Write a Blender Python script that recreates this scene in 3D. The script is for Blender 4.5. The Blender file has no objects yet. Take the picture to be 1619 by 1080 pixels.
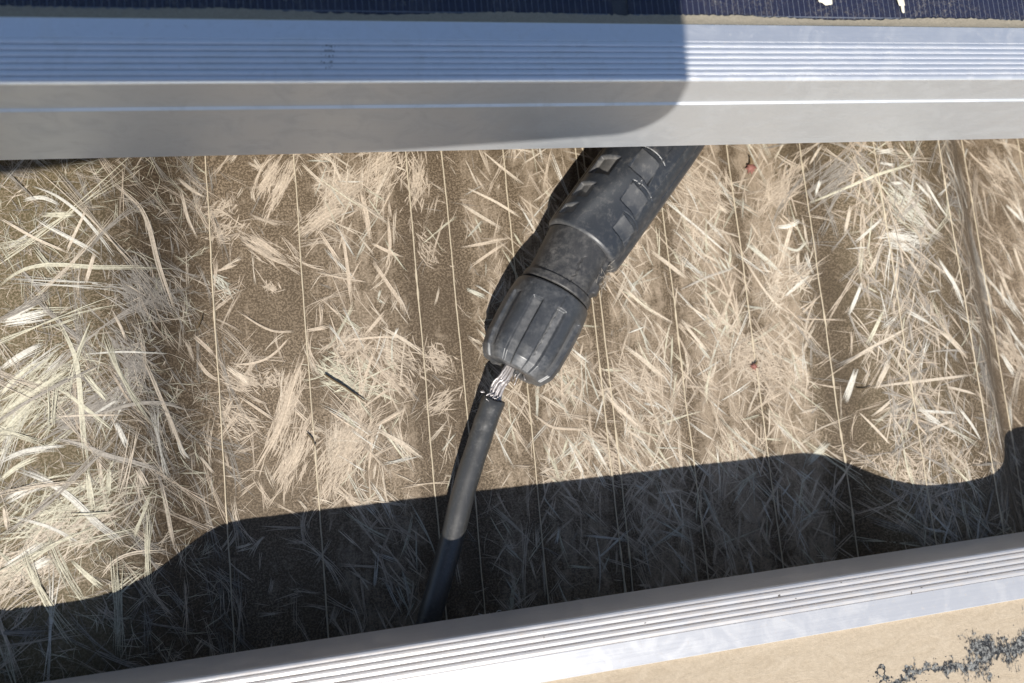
import bpy, math, random
import numpy as np
from mathutils import Vector, Matrix

rng = np.random.default_rng(7)
random.seed(7)
scene = bpy.context.scene
COL = scene.collection
MM = 0.001

# ------------------------------------------------------------------ camera
FOC, PCX, PCY = 1180.0, 809.5, 540.0
ax = np.array([5750., -456., FOC]); ax /= np.linalg.norm(ax)
ay = np.array([-1055., -11040., FOC]); ay -= ax*ax.dot(ay); ay /= np.linalg.norm(ay)
az = np.cross(ax, ay)
RW = np.array([ax, ay, az])                      # camera (right, down, forward) -> world
CAM = np.array([0., 0., 175.])                   # millimetres above the sheet's pan

cam_d = bpy.data.cameras.new('camera')
cam = bpy.data.objects.new('camera', cam_d); COL.objects.link(cam)
cam_d.sensor_width = 36.0
cam_d.lens = FOC/1619.0*36.0
cam_d.clip_start = 0.002
cam_d.clip_end = 2000.0
cam_d.dof.use_dof = True
cam_d.dof.focus_distance = 0.160
cam_d.dof.aperture_fstop = 17.0
M = Matrix.Identity(4)
for i in range(3):
    M[i][0] = RW[i, 0]; M[i][1] = -RW[i, 1]; M[i][2] = -RW[i, 2]; M[i][3] = CAM[i]*MM
cam.matrix_world = M
scene.camera = cam

# ------------------------------------------------------------------ light
SUN = Vector((0.30, 0.80, -1.0)).normalized()    # direction the light travels
w = bpy.data.worlds.new('World'); scene.world = w; w.use_nodes = True
nt = w.node_tree
bg = nt.nodes['Background']
sky = nt.nodes.new('ShaderNodeTexSky'); sky.sky_type = 'NISHITA'; sky.sun_disc = False
sky.sun_elevation = math.asin(-SUN.z)
sky.sun_rotation = math.atan2(-SUN.x, -SUN.y)
sky.air_density = 1.0; sky.dust_density = 0.6; sky.ozone_density = 1.5
nt.links.new(sky.outputs[0], bg.inputs[0])
bg.inputs[1].default_value = 0.073
sl = bpy.data.lights.new('sun', 'SUN'); sl.energy = 4.6; sl.angle = math.radians(0.53)
sl.color = (1.0, 0.955, 0.89)
so = bpy.data.objects.new('sun', sl); COL.objects.link(so)
so.location = (-0.6, -1.6, 2.2)
so.rotation_euler = SUN.to_track_quat('-Z', 'Y').to_euler()
vs = scene.view_settings
vs.view_transform = 'Standard'; vs.look = 'None'; vs.gamma = 1.0; vs.exposure = 0.6
vs.use_curve_mapping = False

# ------------------------------------------------------------------ helpers
def ray(px, py):
    return RW @ np.array([(px-PCX)/FOC, (py-PCY)/FOC, 1.0])

def at_z(px, py, z=0.0):
    d = ray(px, py); return CAM + d*((z-CAM[2])/d[2])

RD = np.array([0, 8, 12, 17, 20, 23, 27, 31, 35, 60.])
RZ = np.array([13.2, 12.9, 12.0, 9.8, 7.5, 4.7, 1.6, 0.3, 0, 0])
PITCH, RIB0 = 202.5, 141.0
_dd = np.linspace(0, 60, 601)
_zz = np.interp(_dd, RD, RZ)
_k = np.exp(-0.5*(np.arange(-30, 31)/12.0)**2); _k /= _k.sum()
_zz = np.convolve(np.concatenate([_zz[30:0:-1], _zz, np.zeros(30)]), _k, 'valid')
def sheet_z(x):
    d = np.abs((np.asarray(x, float)-RIB0+PITCH/2) % PITCH - PITCH/2)
    return np.interp(d, _dd, _zz)

def on_sheet(px, py):
    z = 0.0
    for _ in range(40):
        p = at_z(px, py, z); z = 0.5*z+0.5*float(sheet_z(p[0]))
    return p

def mesh_obj(name, verts, faces, mat, parent=None, smooth=False, scale=MM, mats=None):
    me = bpy.data.meshes.new(name)
    v = np.asarray(verts, float)*scale
    me.from_pydata(v.tolist(), [], faces if isinstance(faces, list) else faces.tolist())
    me.update()
    if smooth:
        me.polygons.foreach_set('use_smooth', [True]*len(me.polygons))
    if mat: me.materials.append(mat)
    o = bpy.data.objects.new(name, me); COL.objects.link(o)
    if parent: o.parent = parent
    return o

def fast_mesh(name, verts, quads, mat, parent=None, smooth=False, colors=None):
    """verts (N,3) in mm, quads (F,4) index array"""
    me = bpy.data.meshes.new(name)
    n, fcount = len(verts), len(quads)
    me.vertices.add(n); me.vertices.foreach_set('co', (np.asarray(verts, np.float32)*MM).ravel())
    me.loops.add(fcount*4); me.loops.foreach_set('vertex_index', np.asarray(quads, np.int32).ravel())
    me.polygons.add(fcount)
    me.polygons.foreach_set('loop_start', np.arange(0, fcount*4, 4, dtype=np.int32))
    if smooth: me.polygons.foreach_set('use_smooth', np.ones(fcount, bool))
    me.update(calc_edges=True)
    if colors is not None:
        a = me.color_attributes.new('Col', 'FLOAT_COLOR', 'POINT')
        c = np.ones((n, 4), np.float32); c[:, :3] = colors
        a.data.foreach_set('color', c.ravel())
    me.materials.append(mat)
    o = bpy.data.objects.new(name, me); COL.objects.link(o)
    if parent: o.parent = parent
    return o

def empty(name, loc=(0, 0, 0), label=None, cat=None, group=None, kind=None):
    o = bpy.data.objects.new(name, None); COL.objects.link(o)
    o.location = Vector(loc)*MM; o.empty_display_size = 0.01
    return tag(o, label, cat, group, kind)

def tag(o, label=None, cat=None, group=None, kind=None):
    if label: o['label'] = label
    if cat: o['category'] = cat
    if group: o['group'] = group
    if kind: o['kind'] = kind
    return o

def new_mat(name):
    m = bpy.data.materials.new(name); m.use_nodes = True
    t = m.node_tree
    return m, t, t.nodes['Principled BSDF']

def N(t, typ, **kw):
    n = t.nodes.new(typ)
    for k, v in kw.items():
        if k in n.inputs: n.inputs[k].default_value = v
        else: setattr(n, k, v)
    return n

def ramp(t, stops, interp='LINEAR'):
    r = t.nodes.new('ShaderNodeValToRGB'); r.color_ramp.interpolation = interp
    e = r.color_ramp.elements
    while len(e) < len(stops): e.new(0.5)
    for q, (p, c) in zip(e, stops):
        q.position = p; q.color = (*c, 1) if len(c) == 3 else c
    return r

def mix(t, fac, a, b, mode='MIX'):
    n = t.nodes.new('ShaderNodeMix'); n.data_type = 'RGBA'; n.blend_type = mode
    for sock, val in ((n.inputs[0], fac), (n.inputs[6], a), (n.inputs[7], b)):
        if hasattr(val, 'is_output') or isinstance(val, bpy.types.NodeSocket): t.links.new(val, sock)
        elif isinstance(val, (int, float)): sock.default_value = val
        else: sock.default_value = (*val, 1)
    return n.outputs[2]

def math_n(t, op, a, b=None, clamp=False):
    n = t.nodes.new('ShaderNodeMath'); n.operation = op; n.use_clamp = clamp
    for i, v in enumerate((a, b)):
        if v is None: continue
        if isinstance(v, bpy.types.NodeSocket): t.links.new(v, n.inputs[i])
        else: n.inputs[i].default_value = v
    return n.outputs[0]

def noise(t, vec, scale, detail=4, rough=0.6, dist=0.0):
    n = t.nodes.new('ShaderNodeTexNoise')
    n.inputs['Scale'].default_value = scale; n.inputs['Detail'].default_value = detail
    n.inputs['Roughness'].default_value = rough; n.inputs['Distortion'].default_value = dist
    if vec: t.links.new(vec, n.inputs['Vector'])
    return n.outputs['Fac']

def coords(t, scale=(1, 1, 1)):
    tc = t.nodes.new('ShaderNodeTexCoord'); mp = t.nodes.new('ShaderNodeMapping')
    mp.inputs['Scale'].default_value = scale
    t.links.new(tc.outputs['Object'], mp.inputs['Vector'])
    return mp.outputs['Vector']

# ------------------------------------------------------------------ materials
def aluminium(name, base=(0.80, 0.80, 0.80), metal=0.55, rough=0.38, dust=0.25, groove=None, side_tone=0.0):
    """anodised extrusion: drawing lines along x, dull water marks, fine scratches, dust specks; groove = (y0, y1) mm where dust clings"""
    m, t, b = new_mat(name)
    v = coords(t, (4, 160, 160)); n1 = noise(t, v, 14, 4, 0.6)
    v2 = coords(t); n2 = noise(t, v2, 900, 6, 0.7); n3 = noise(t, v2, 60, 4, 0.6); n4 = noise(t, v2, 160, 6, 0.65, 1.0)
    vs_ = coords(t, (1.0, 9.0, 9.0)); n5 = noise(t, vs_, 260, 3, 0.6, 0.4)
    c = mix(t, math_n(t, 'MULTIPLY', n1, 0.30), base, tuple(0.82*q for q in base))
    st = ramp(t, [(0.47, (0, 0, 0)), (0.66, (1, 1, 1))]); t.links.new(n4, st.inputs[0])
    c = mix(t, math_n(t, 'MULTIPLY', st.outputs[0], 0.16+side_tone), c, (0.50, 0.49, 0.47))
    dmask = ramp(t, [(0.58, (0, 0, 0)), (0.72, (1, 1, 1))]); t.links.new(n2, dmask.inputs[0])
    dm = math_n(t, 'MULTIPLY', dmask.outputs[0], math_n(t, 'MULTIPLY', n3, dust*2))
    if groove:
        sp = t.nodes.new('ShaderNodeSeparateXYZ'); t.links.new(v2, sp.inputs[0])
        ym = math_n(t, 'MULTIPLY', math_n(t, 'GREATER_THAN', sp.outputs[1], groove[0]*MM), math_n(t, 'LESS_THAN', sp.outputs[1], groove[1]*MM))
        rg = ramp(t, [(0.36, (0.15,)*3), (0.62, (0.85,)*3)]); t.links.new(n5, rg.inputs[0])
        dm = math_n(t, 'ADD', dm, math_n(t, 'MULTIPLY', ym, math_n(t, 'MULTIPLY', rg.outputs[0], 0.55)), True)
    c = mix(t, dm, c, (0.46, 0.40, 0.34))
    sc = ramp(t, [(0.70, (0, 0, 0)), (0.74, (1, 1, 1))]); t.links.new(n5, sc.inputs[0])
    c = mix(t, math_n(t, 'MULTIPLY', sc.outputs[0], 0.25), c, (0.88, 0.88, 0.88))
    t.links.new(c, b.inputs['Base Color'])
    t.links.new(math_n(t, 'MULTIPLY', math_n(t, 'SUBTRACT', 1.0, dm), metal), b.inputs['Metallic'])
    rr = math_n(t, 'ADD', math_n(t, 'MULTIPLY', n1, 0.16), rough-0.08)
    rr = math_n(t, 'ADD', rr, math_n(t, 'MULTIPLY', st.outputs[0], 0.12))
    t.links.new(rr, b.inputs['Roughness'])
    bp = N(t, 'ShaderNodeBump', Strength=0.08, Distance=0.0002)
    t.links.new(math_n(t, 'ADD', n1, math_n(t, 'MULTIPLY', n4, 0.4)), bp.inputs['Height']); t.links.new(bp.outputs[0], b.inputs['Normal'])
    return m

M_ALU = aluminium('anodised aluminium', base=(0.93, 0.94, 0.96), metal=0.82, rough=0.36)
M_ALU_SIDE_SHADE = aluminium('side-shaded anodised aluminium', base=(0.66, 0.68, 0.70), metal=0.74, rough=0.52, side_tone=0.1)  # darker copy of the frame metal: dimmer light on the side put into colour
M_ALU2 = aluminium('dusty anodised aluminium', base=(0.62, 0.62, 0.63), metal=0.55, rough=0.42, dust=0.5, groove=(0.5, 6.0))

def black_plastic(name, base, dustc, lo, hi, rough, scale=700, ior=1.55):
    m, t, b = new_mat(name)
    v = coords(t)
    n1 = noise(t, v, scale, 8, 0.75); n2 = noise(t, v, 130, 5, 0.65, 0.6)
    vs_ = coords(t, (1.0, 0.22, 1.0)); n3 = noise(t, vs_, 2300, 4, 0.7)
    r1 = ramp(t, [(lo, (0, 0, 0)), (hi, (1, 1, 1))]); t.links.new(n1, r1.inputs[0])
    r2 = ramp(t, [(0.38, (0.12,)*3), (0.66, (1, 1, 1))]); t.links.new(n2, r2.inputs[0])
    r3 = ramp(t, [(0.60, (0, 0, 0)), (0.74, (1, 1, 1))]); t.links.new(n3, r3.inputs[0])
    d = math_n(t, 'MULTIPLY', r1.outputs[0], r2.outputs[0])
    d = math_n(t, 'ADD', d, math_n(t, 'MULTIPLY', r3.outputs[0], 0.28), True)
    at = N(t, 'ShaderNodeAttribute', attribute_name='Col')       # dust caught in the pockets of the moulding
    sp = t.nodes.new('ShaderNodeSeparateColor'); t.links.new(at.outputs['Color'], sp.inputs[0])
    d = math_n(t, 'ADD', d, math_n(t, 'MULTIPLY', sp.outputs[0], math_n(t, 'ADD', n1, 0.25)), True)
    c = mix(t, d, base, dustc)
    t.links.new(c, b.inputs['Base Color'])
    t.links.new(math_n(t, 'ADD', math_n(t, 'MULTIPLY', d, 0.3), rough), b.inputs['Roughness'])
    b.inputs['IOR'].default_value = ior
    bp = N(t, 'ShaderNodeBump', Strength=0.35, Distance=0.00008)
    t.links.new(n1, bp.inputs['Height']); t.links.new(bp.outputs[0], b.inputs['Normal'])
    return m

M_NUT = black_plastic('weathered black plastic', (0.030, 0.032, 0.035), (0.17, 0.168, 0.165), 0.40, 0.80, 0.38, 700, 1.7)
M_COLLAR = black_plastic('scuffed black plastic', (0.026, 0.026, 0.027), (0.17, 0.16, 0.145), 0.42, 0.74, 0.46)
M_HOUSING = black_plastic('dark moulded plastic', (0.023, 0.026, 0.031), (0.17, 0.162, 0.15), 0.50, 0.82, 0.38)
M_RUBBER = black_plastic('black cable jacket', (0.034, 0.034, 0.033), (0.17, 0.165, 0.155), 0.50, 0.86, 0.42, 1500, 1.75)

M_RUBBER.node_tree.nodes['Principled BSDF'].inputs['Specular IOR Level'].default_value = 0.5

def plain(name, col, rough=0.5, metal=0.0, nscale=800, var=0.25, spec=0.5):
    m, t, b = new_mat(name)
    n = noise(t, coords(t), nscale, 5, 0.65)
    c = mix(t, n, tuple(q*(1-var) for q in col), tuple(min(1, q*(1+var)) for q in col))
    t.links.new(c, b.inputs['Base Color'])
    b.inputs['Roughness'].default_value = rough; b.inputs['Metallic'].default_value = metal
    b.inputs['Specular IOR Level'].default_value = spec
    return m

M_COPPER = plain('tinned copper', (0.60, 0.56, 0.54), 0.50, 0.7, 2500, 0.14)
M_TWIG = plain('dark twig', (0.085, 0.058, 0.026), 0.7, 0, 1200, 0.5)
M_RED = plain('dried red bud', (0.21, 0.085, 0.065), 0.7, 0, 2500, 0.4)
M_STEM = plain('brown stem', (0.16, 0.11, 0.055), 0.7, 0, 1500, 0.3)
M_DROP = plain('dried dropping', (0.62, 0.58, 0.47), 0.85, 0, 2500, 0.25)
M_DIRT = plain('dark grime', (0.10, 0.09, 0.085), 0.8, 0, 2500, 0.4)
M_CELL = plain('silicon cell', (0.010, 0.013, 0.042), 0.22, 0.0, 300, 0.3)
M_BACK = plain('panel backsheet', (0.035, 0.037, 0.05), 0.5, 0, 300, 0.2)
M_SILVER = plain('silver contact', (0.17, 0.18, 0.23), 0.4, 0.2, 500, 0.1)
M_STRIP = plain('caked dust', (0.30, 0.265, 0.205), 0.95, 0, 2600, 0.45, 0.1)
M_WHITEFLECK = plain('white spatter', (0.80, 0.80, 0.78), 0.7, 0, 2500, 0.1)
M_PHONE = plain('phone shell', (0.02, 0.02, 0.022), 0.3, 0, 300, 0.1)
M_SCREEN = plain('phone screen', (0.01, 0.01, 0.012), 0.08, 0, 300, 0.1)
M_GROUND = plain('dry ground', (0.30, 0.24, 0.17), 0.95, 0, 3, 0.3, 0.1)

def glass_pane():
    m, t, b = new_mat('panel glass'); t.nodes.remove(b)
    out = t.nodes['Material Output']
    tr = N(t, 'ShaderNodeBsdfTransparent'); tr.inputs[0].default_value = (0.93, 0.95, 0.96, 1)
    gl = N(t, 'ShaderNodeBsdfGlossy'); gl.inputs['Roughness'].default_value = 0.06
    df = N(t, 'ShaderNodeBsdfDiffuse'); df.inputs[0].default_value = (0.50, 0.45, 0.37, 1)
    fr = N(t, 'ShaderNodeFresnel'); fr.inputs[0].default_value = 1.45
    m1 = t.nodes.new('ShaderNodeMixShader'); m2 = t.nodes.new('ShaderNodeMixShader')
    geo = t.nodes.new('ShaderNodeNewGeometry')                    # reflect on the outer face only
    ff = math_n(t, 'MULTIPLY', fr.outputs[0], math_n(t, 'SUBTRACT', 1.0, geo.outputs['Backfacing']))
    t.links.new(ff, m1.inputs[0]); t.links.new(tr.outputs[0], m1.inputs[1]); t.links.new(gl.outputs[0], m1.inputs[2])
    v = coords(t); n1 = noise(t, v, 1500, 6, 0.75); n2 = noise(t, v, 90, 5, 0.6, 0.8)
    r1 = ramp(t, [(0.52, (0, 0, 0)), (0.72, (0.5,)*3)]); t.links.new(n1, r1.inputs[0])
    r2 = ramp(t, [(0.42, (0.06,)*3), (0.68, (0.7,)*3)]); t.links.new(n2, r2.inputs[0])
    d = math_n(t, 'MULTIPLY', r1.outputs[0], r2.outputs[0])
    d = math_n(t, 'ADD', d, 0.012)
    t.links.new(d, m2.inputs[0]); t.links.new(m1.outputs[0], m2.inputs[1]); t.links.new(df.outputs[0], m2.inputs[2])
    t.links.new(m2.outputs[0], out.inputs[0])
    return m
M_GLASS = glass_pane()

def dusty_glass(a, bpt):
    """glass under a skin of tan dust; the skin is broken along a ragged streak from a to b (mm, object space)"""
    m, t, b = new_mat('dust covered glass')
    v = coords(t)
    n_big = noise(t, v, 35, 5, 0.6, 0.5); n_fine = noise(t, v, 1300, 8, 0.8)
    vst = coords(t, (0.5, 1.3, 1)); n_st = noise(t, vst, 230, 8, 0.72, 1.6)
    c = mix(t, n_big, (0.36, 0.288, 0.205), (0.41, 0.34, 0.25))
    rst = ramp(t, [(0.36, (0, 0, 0)), (0.62, (1, 1, 1))]); t.links.new(n_st, rst.inputs[0])
    c = mix(t, math_n(t, 'MULTIPLY', rst.outputs[0], 0.6), c, (0.47, 0.395, 0.30))
    rf = ramp(t, [(0.35, (0.88,)*3), (0.6, (1.04,)*3)]); t.links.new(n_fine, rf.inputs[0])
    c = mix(t, 1.0, c, rf.outputs[0], 'MULTIPLY')
    # streak: distance from the line in object space
    d = np.array(bpt)-np.array(a); L = np.linalg.norm(d); d = d/L; nrm = np.array([-d[1], d[0]])
    sep = t.nodes.new('ShaderNodeSeparateXYZ'); t.links.new(v, sep.inputs[0])
    def lin(kx, ky, k0):
        return math_n(t, 'ADD', math_n(t, 'ADD', math_n(t, 'MULTIPLY', sep.outputs[0], kx), math_n(t, 'MULTIPLY', sep.outputs[1], ky)), k0)
    perp = lin(nrm[0]*1000, nrm[1]*1000, -nrm.dot(a))
    along = lin(d[0]*1000, d[1]*1000, -d.dot(a))
    wob = noise(t, v, 110, 4, 0.7)
    perp = math_n(t, 'ADD', perp, math_n(t, 'MULTIPLY', math_n(t, 'SUBTRACT', wob, 0.5), 24.0))
    width = math_n(t, 'ADD', math_n(t, 'MULTIPLY', along, 0.15), 1.2)
    width = math_n(t, 'MAXIMUM', width, 0.0)
    e = math_n(t, 'SUBTRACT', 1.0, math_n(t, 'DIVIDE', math_n(t, 'ABSOLUTE', perp), math_n(t, 'ADD', width, 0.01)), True)
    vm_ = coords(t, (1.7, 0.75, 1)); n_m = noise(t, vm_, 620, 9, 0.82, 1.2)
    k = math_n(t, 'ADD', math_n(t, 'MULTIPLY', e, 0.55), math_n(t, 'MULTIPLY', math_n(t, 'SUBTRACT', n_m, 0.5), 1.5))
    km = ramp(t, [(0.24, (0, 0, 0)), (0.36, (1, 1, 1))]); t.links.new(k, km.inputs[0])
    em = ramp(t, [(0.02, (0, 0, 0)), (0.12, (1, 1, 1))]); t.links.new(e, em.inputs[0])
    mask = math_n(t, 'MULTIPLY', km.outputs[0], em.outputs[0])
    n_w = noise(t, v, 1500, 3, 0.6)
    rw = ramp(t, [(0.44, (0.025, 0.027, 0.030)), (0.66, (0.26, 0.26, 0.245))]); t.links.new(n_w, rw.inputs[0])
    c = mix(t, mask, c, rw.outputs[0])
    t.links.new(c, b.inputs['Base Color'])
    b.inputs['Roughness'].default_value = 0.9; b.inputs['Specular IOR Level'].default_value = 0.15
    bp = N(t, 'ShaderNodeBump', Strength=0.5, Distance=0.0003)
    h = math_n(t, 'SUBTRACT', math_n(t, 'ADD', n_fine, n_st), math_n(t, 'MULTIPLY', mask, 1.2))
    t.links.new(h, bp.inputs['Height']); t.links.new(bp.outputs[0], b.inputs['Normal'])
    return m

def sheet_material():
    m, t, b = new_mat('weathered fibreglass')
    v = coords(t)
    at = N(t, 'ShaderNodeAttribute', attribute_name='Col')      # r: dust amount, g: washed olive resin
    sep = t.nodes.new('ShaderNodeSeparateColor'); t.links.new(at.outputs['Color'], sep.inputs[0])
    n_sp = noise(t, v, 2300, 6, 0.75); n_mid = noise(t, v, 260, 6, 0.7, 0.8); n_big = noise(t, v, 55, 4, 0.6, 0.6)
    vs_ = coords(t, (1.0, 0.16, 1.0)); n_str = noise(t, vs_, 520, 6, 0.7, 0.3)
    brown = mix(t, n_mid, (0.055, 0.038, 0.022), (0.105, 0.076, 0.047))
    olive = mix(t, n_mid, (0.060, 0.045, 0.018), (0.115, 0.092, 0.044))
    base = mix(t, sep.outputs[1], brown, olive)
    base = mix(t, math_n(t, 'MULTIPLY', sep.outputs[2], math_n(t, 'ADD', n_mid, 0.35), True), base, (0.040, 0.026, 0.015))   # run-off stain
    # fine sandy grains
    rs = ramp(t, [(0.48, (0, 0, 0)), (0.56, (1, 1, 1))]); t.links.new(n_sp, rs.inputs[0])
    rb = ramp(t, [(0.28, (0.35,)*3), (0.62, (1, 1, 1))]); t.links.new(n_big, rb.inputs[0])
    g = math_n(t, 'MULTIPLY', math_n(t, 'MULTIPLY', rs.outputs[0], rb.outputs[0]), math_n(t, 'SUBTRACT', 0.76, math_n(t, 'MULTIPLY', sep.outputs[2], 0.36)))
    base = mix(t, g, base, (0.30, 0.232, 0.160))
    # settled dust lying in brushed patches
    ds = math_n(t, 'ADD', math_n(t, 'ADD', math_n(t, 'MULTIPLY', n_mid, 0.8), math_n(t, 'MULTIPLY', n_str, 0.7)), math_n(t, 'MULTIPLY', sep.outputs[0], 0.62))
    rd = ramp(t, [(1.06/2, (0, 0, 0)), (1.30/2, (1, 1, 1))]); t.links.new(math_n(t, 'MULTIPLY', ds, 0.5), rd.inputs[0])
    dm = math_n(t, 'MULTIPLY', rd.outputs[0], math_n(t, 'ADD', math_n(t, 'MULTIPLY', n_sp, 0.7), 0.25), True)
    base = mix(t, dm, base, (0.35, 0.28, 0.205))
    t.links.new(base, b.inputs['Base Color'])
    b.inputs['Roughness'].default_value = 0.55; b.inputs['Specular IOR Level'].default_value = 0.3
    bp = N(t, 'ShaderNodeBump', Strength=0.6, Distance=0.0002)
    t.links.new(math_n(t, 'ADD', n_sp, n_mid), bp.inputs['Height']); t.links.new(bp.outputs[0], b.inputs['Normal'])
    return m
M_SHEET = sheet_material()

def fibre_material():
    m, t, b = new_mat('glass fibre')
    at = N(t, 'ShaderNodeAttribute', attribute_name='Col')
    n = noise(t, coords(t), 2200, 3, 0.6)
    r = ramp(t, [(0.30, (0.72,)*3), (0.62, (1.06,)*3)]); t.links.new(n, r.inputs[0])
    t.links.new(mix(t, 1.0, at.outputs['Color'], r.outputs[0], 'MULTIPLY'), b.inputs['Base Color'])
    b.inputs['Roughness'].default_value = 0.6; b.inputs['Specular IOR Level'].default_value = 0.3
    return m
M_FIBRE = fibre_material()

# ------------------------------------------------------------------ ground far below and the roof sheet
g = mesh_obj('ground', [(-6e5, -6e5, -3200), (6e5, -6e5, -3200), (6e5, 6e5, -3200), (-6e5, 6e5, -3200)], [(0, 1, 2, 3)], M_GROUND)
g['kind'] = 'structure'

roof = empty('roof_sheet', (0, 0, 0), 'weathered brown fibreglass roof sheet with loose pale fibres between the two panels', 'roof sheet')
THREADS = [-31, -11.6, 14.6, 23.4, 38.5, 57.2, 59.3, 78.7, 98.8, 117.2, 132.4, 152.3, 170.5, 190.0]

def smooth_bump(x, c, h):
    return np.exp(-0.5*((x-c)/h)**2)

def dust_amount(x):
    """settled dust across the sheet (0 = washed clean)"""
    x = np.asarray(x, float)
    d = np.interp(x, [-110, -60, -40, -30, -12, -4, 20, 60, 112, 116, 122, 128, 150, 158, 172, 186, 240],
                  [0.32, 0.30, 0.12, 0.36, 0.38, 0.63, 0.61, 0.68, 0.80, 0.2, 0.15, 0.34, 0.30, 0.25, 0.40, 0.66, 0.6])
    for c, h, a in ((14.6, 2.2, 0.46), (23.4, 2.4, 0.48), (38.5, 1.5, 0.36), (58, 1.7, 0.38), (78.7, 1.6, 0.36), (98.8, 1.8, 0.38), (118.0, 2.8, 0.55), (149, 2.0, 0.4)):
        d = d - a*smooth_bump(x, c, h)
    return np.clip(d, 0, 1)

def olive_amount(x):
    return np.interp(np.asarray(x, float), [-110, -62, -44, -36, -28, 100, 112, 118, 136, 150, 158], [0.9, 1, 0.7, 0.15, 0.05, 0.12, 0.4, 0.5, 0.45, 0.35, 0.0])

def stain_amount(x):
    z = 0
    for c, h, a in ((-42, 6.5, .95), (14.6, 2.8, .6), (23.4, 3.0, .6), (58, 2.4, .45), (78.7, 2, .35), (98.8, 2.4, .45), (118.0, 3.4, .8), (149, 3, .45), (163, 4, .5), (38.5, 2, .2)):
        z = z+a*np.exp(-0.5*((np.asarray(x, float)-c)/h)**2)
    return np.clip(z, 0, 1)

xs = np.unique(np.concatenate([np.arange(-1350, -200, 3.0), np.arange(-200, 330, 0.75), np.arange(330, 1500, 3.0)]))
ys = np.unique(np.concatenate([np.linspace(-1300, -120, 14), np.linspace(-120, 130, 40), np.linspace(130, 1500, 14)]))
X, Y = np.meshgrid(xs, ys, indexing='ij')
Zs = sheet_z(X) + 0.10*np.sin(X*0.35+Y*0.021)*np.sin(Y*0.05)
V = np.stack([X, Y, Zs], -1).reshape(-1, 3)
nx, ny = len(xs), len(ys)
I, J = np.meshgrid(np.arange(nx-1), np.arange(ny-1), indexing='ij')
Q = np.stack([I*ny+J, (I+1)*ny+J, (I+1)*ny+J+1, I*ny+J+1], -1).reshape(-1, 4)
rel = (X.ravel()+110) % (2*PITCH) - 110
colr = np.stack([dust_amount(np.where(np.abs(X.ravel()-60) < 170, X.ravel(), rel)),
                 olive_amount(np.where(np.abs(X.ravel()-60) < 170, X.ravel(), rel)), stain_amount(X.ravel())], -1)
sheet = fast_mesh('sheet', V, Q, M_SHEET, roof, True, colr)

# straight moulded-in threads, each a thin raised cord along the sheet
M_THREAD = plain('pale thread', (0.47, 0.40, 0.29), 0.7, 0, 900, 0.25)
for tx in THREADS:
    yy = np.arange(-260, 300, 2.0)
    r_ = np.random.default_rng(int(tx*10) % 9999)
    wob = np.convolve(r_.normal(0, 0.28, len(yy)+12), np.ones(13)/13, 'valid')
    rad = 0.10 + 0.09*np.convolve(r_.random(len(yy)+6), np.ones(7)/7, 'valid')*r_.uniform(.5, 1.2, len(yy)) + 0.14*(r_.random(len(yy)) > 0.955)
    xx = tx+wob
    ring = []
    for a in (0, 0.3, 0.5, 0.7, 1.0):
        ang = math.pi*a
        ring.append(np.stack([xx+np.cos(ang)*rad*1.1, yy, sheet_z(xx)+0.10+np.sin(ang)*rad*1.0], -1))
    P = np.stack(ring, 1); n_, k_ = P.shape[:2]
    I, J = np.meshgrid(np.arange(n_-1), np.arange(k_-1), indexing='ij')
    q = np.stack([I*k_+J, I*k_+J+1, (I+1)*k_+J+1, (I+1)*k_+J], -1).reshape(-1, 4)
    fast_mesh('thread', P.reshape(-1, 3), q, M_THREAD, roof, True)

# ------------------------------------------------------------------ glass fibres on the sheet
FV, FQ, FC = [], [], []
fcount = [0]
def ribbons(P, width, col, lift, flat=0.15):
    """P (N,K,2) centre lines in mm; width (N,), col (N,3), lift (N,2) start/end height; tapered to both ends"""
    n_, k_ = P.shape[:2]
    T = np.gradient(P, axis=1); T /= np.linalg.norm(T, axis=2, keepdims=True)+1e-9
    Nn = np.stack([-T[..., 1], T[..., 0]], -1)
    s = np.linspace(0, 1, k_)[None, :]
    prof = np.clip(np.minimum(s, 1-s)*3.0, 0, 1)**0.8*0.92+0.08
    hw = (width[:, None]*prof*0.5)[..., None]
    h = lift[:, :1]*(1-s)+lift[:, 1:]*s
    A = P+Nn*hw; B = P-Nn*hw
    tw = rng.normal(0, flat, (n_, 1))*width[:, None]*0.5
    ZA = sheet_z(A[..., 0])+h+np.maximum(tw, 0); ZB = sheet_z(B[..., 0])+h+np.maximum(-tw, 0)
    VV = np.stack([np.concatenate([A, ZA[..., None]], -1), np.concatenate([B, ZB[..., None]], -1)], 2)   # N,K,2,3
    base = fcount[0]+np.arange(n_)[:, None]*k_*2+np.arange(k_-1)[None, :]*2
    q = np.stack([base, base+1, base+3, base+2], -1).reshape(-1, 4)
    FV.append(VV.reshape(-1, 3)); FQ.append(q)
    FC.append(np.repeat(col, k_*2, axis=0))
    fcount[0] += n_*k_*2

TAN = np.array([0.46, 0.38, 0.29]); WHITE = np.array([0.56, 0.53, 0.46]); YEL = np.array([0.51, 0.475, 0.36])
GREY = np.array([0.29, 0.26, 0.22]); PALE = np.array([0.51, 0.435, 0.34]); GREEN = np.array([0.47, 0.45, 0.37])

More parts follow.
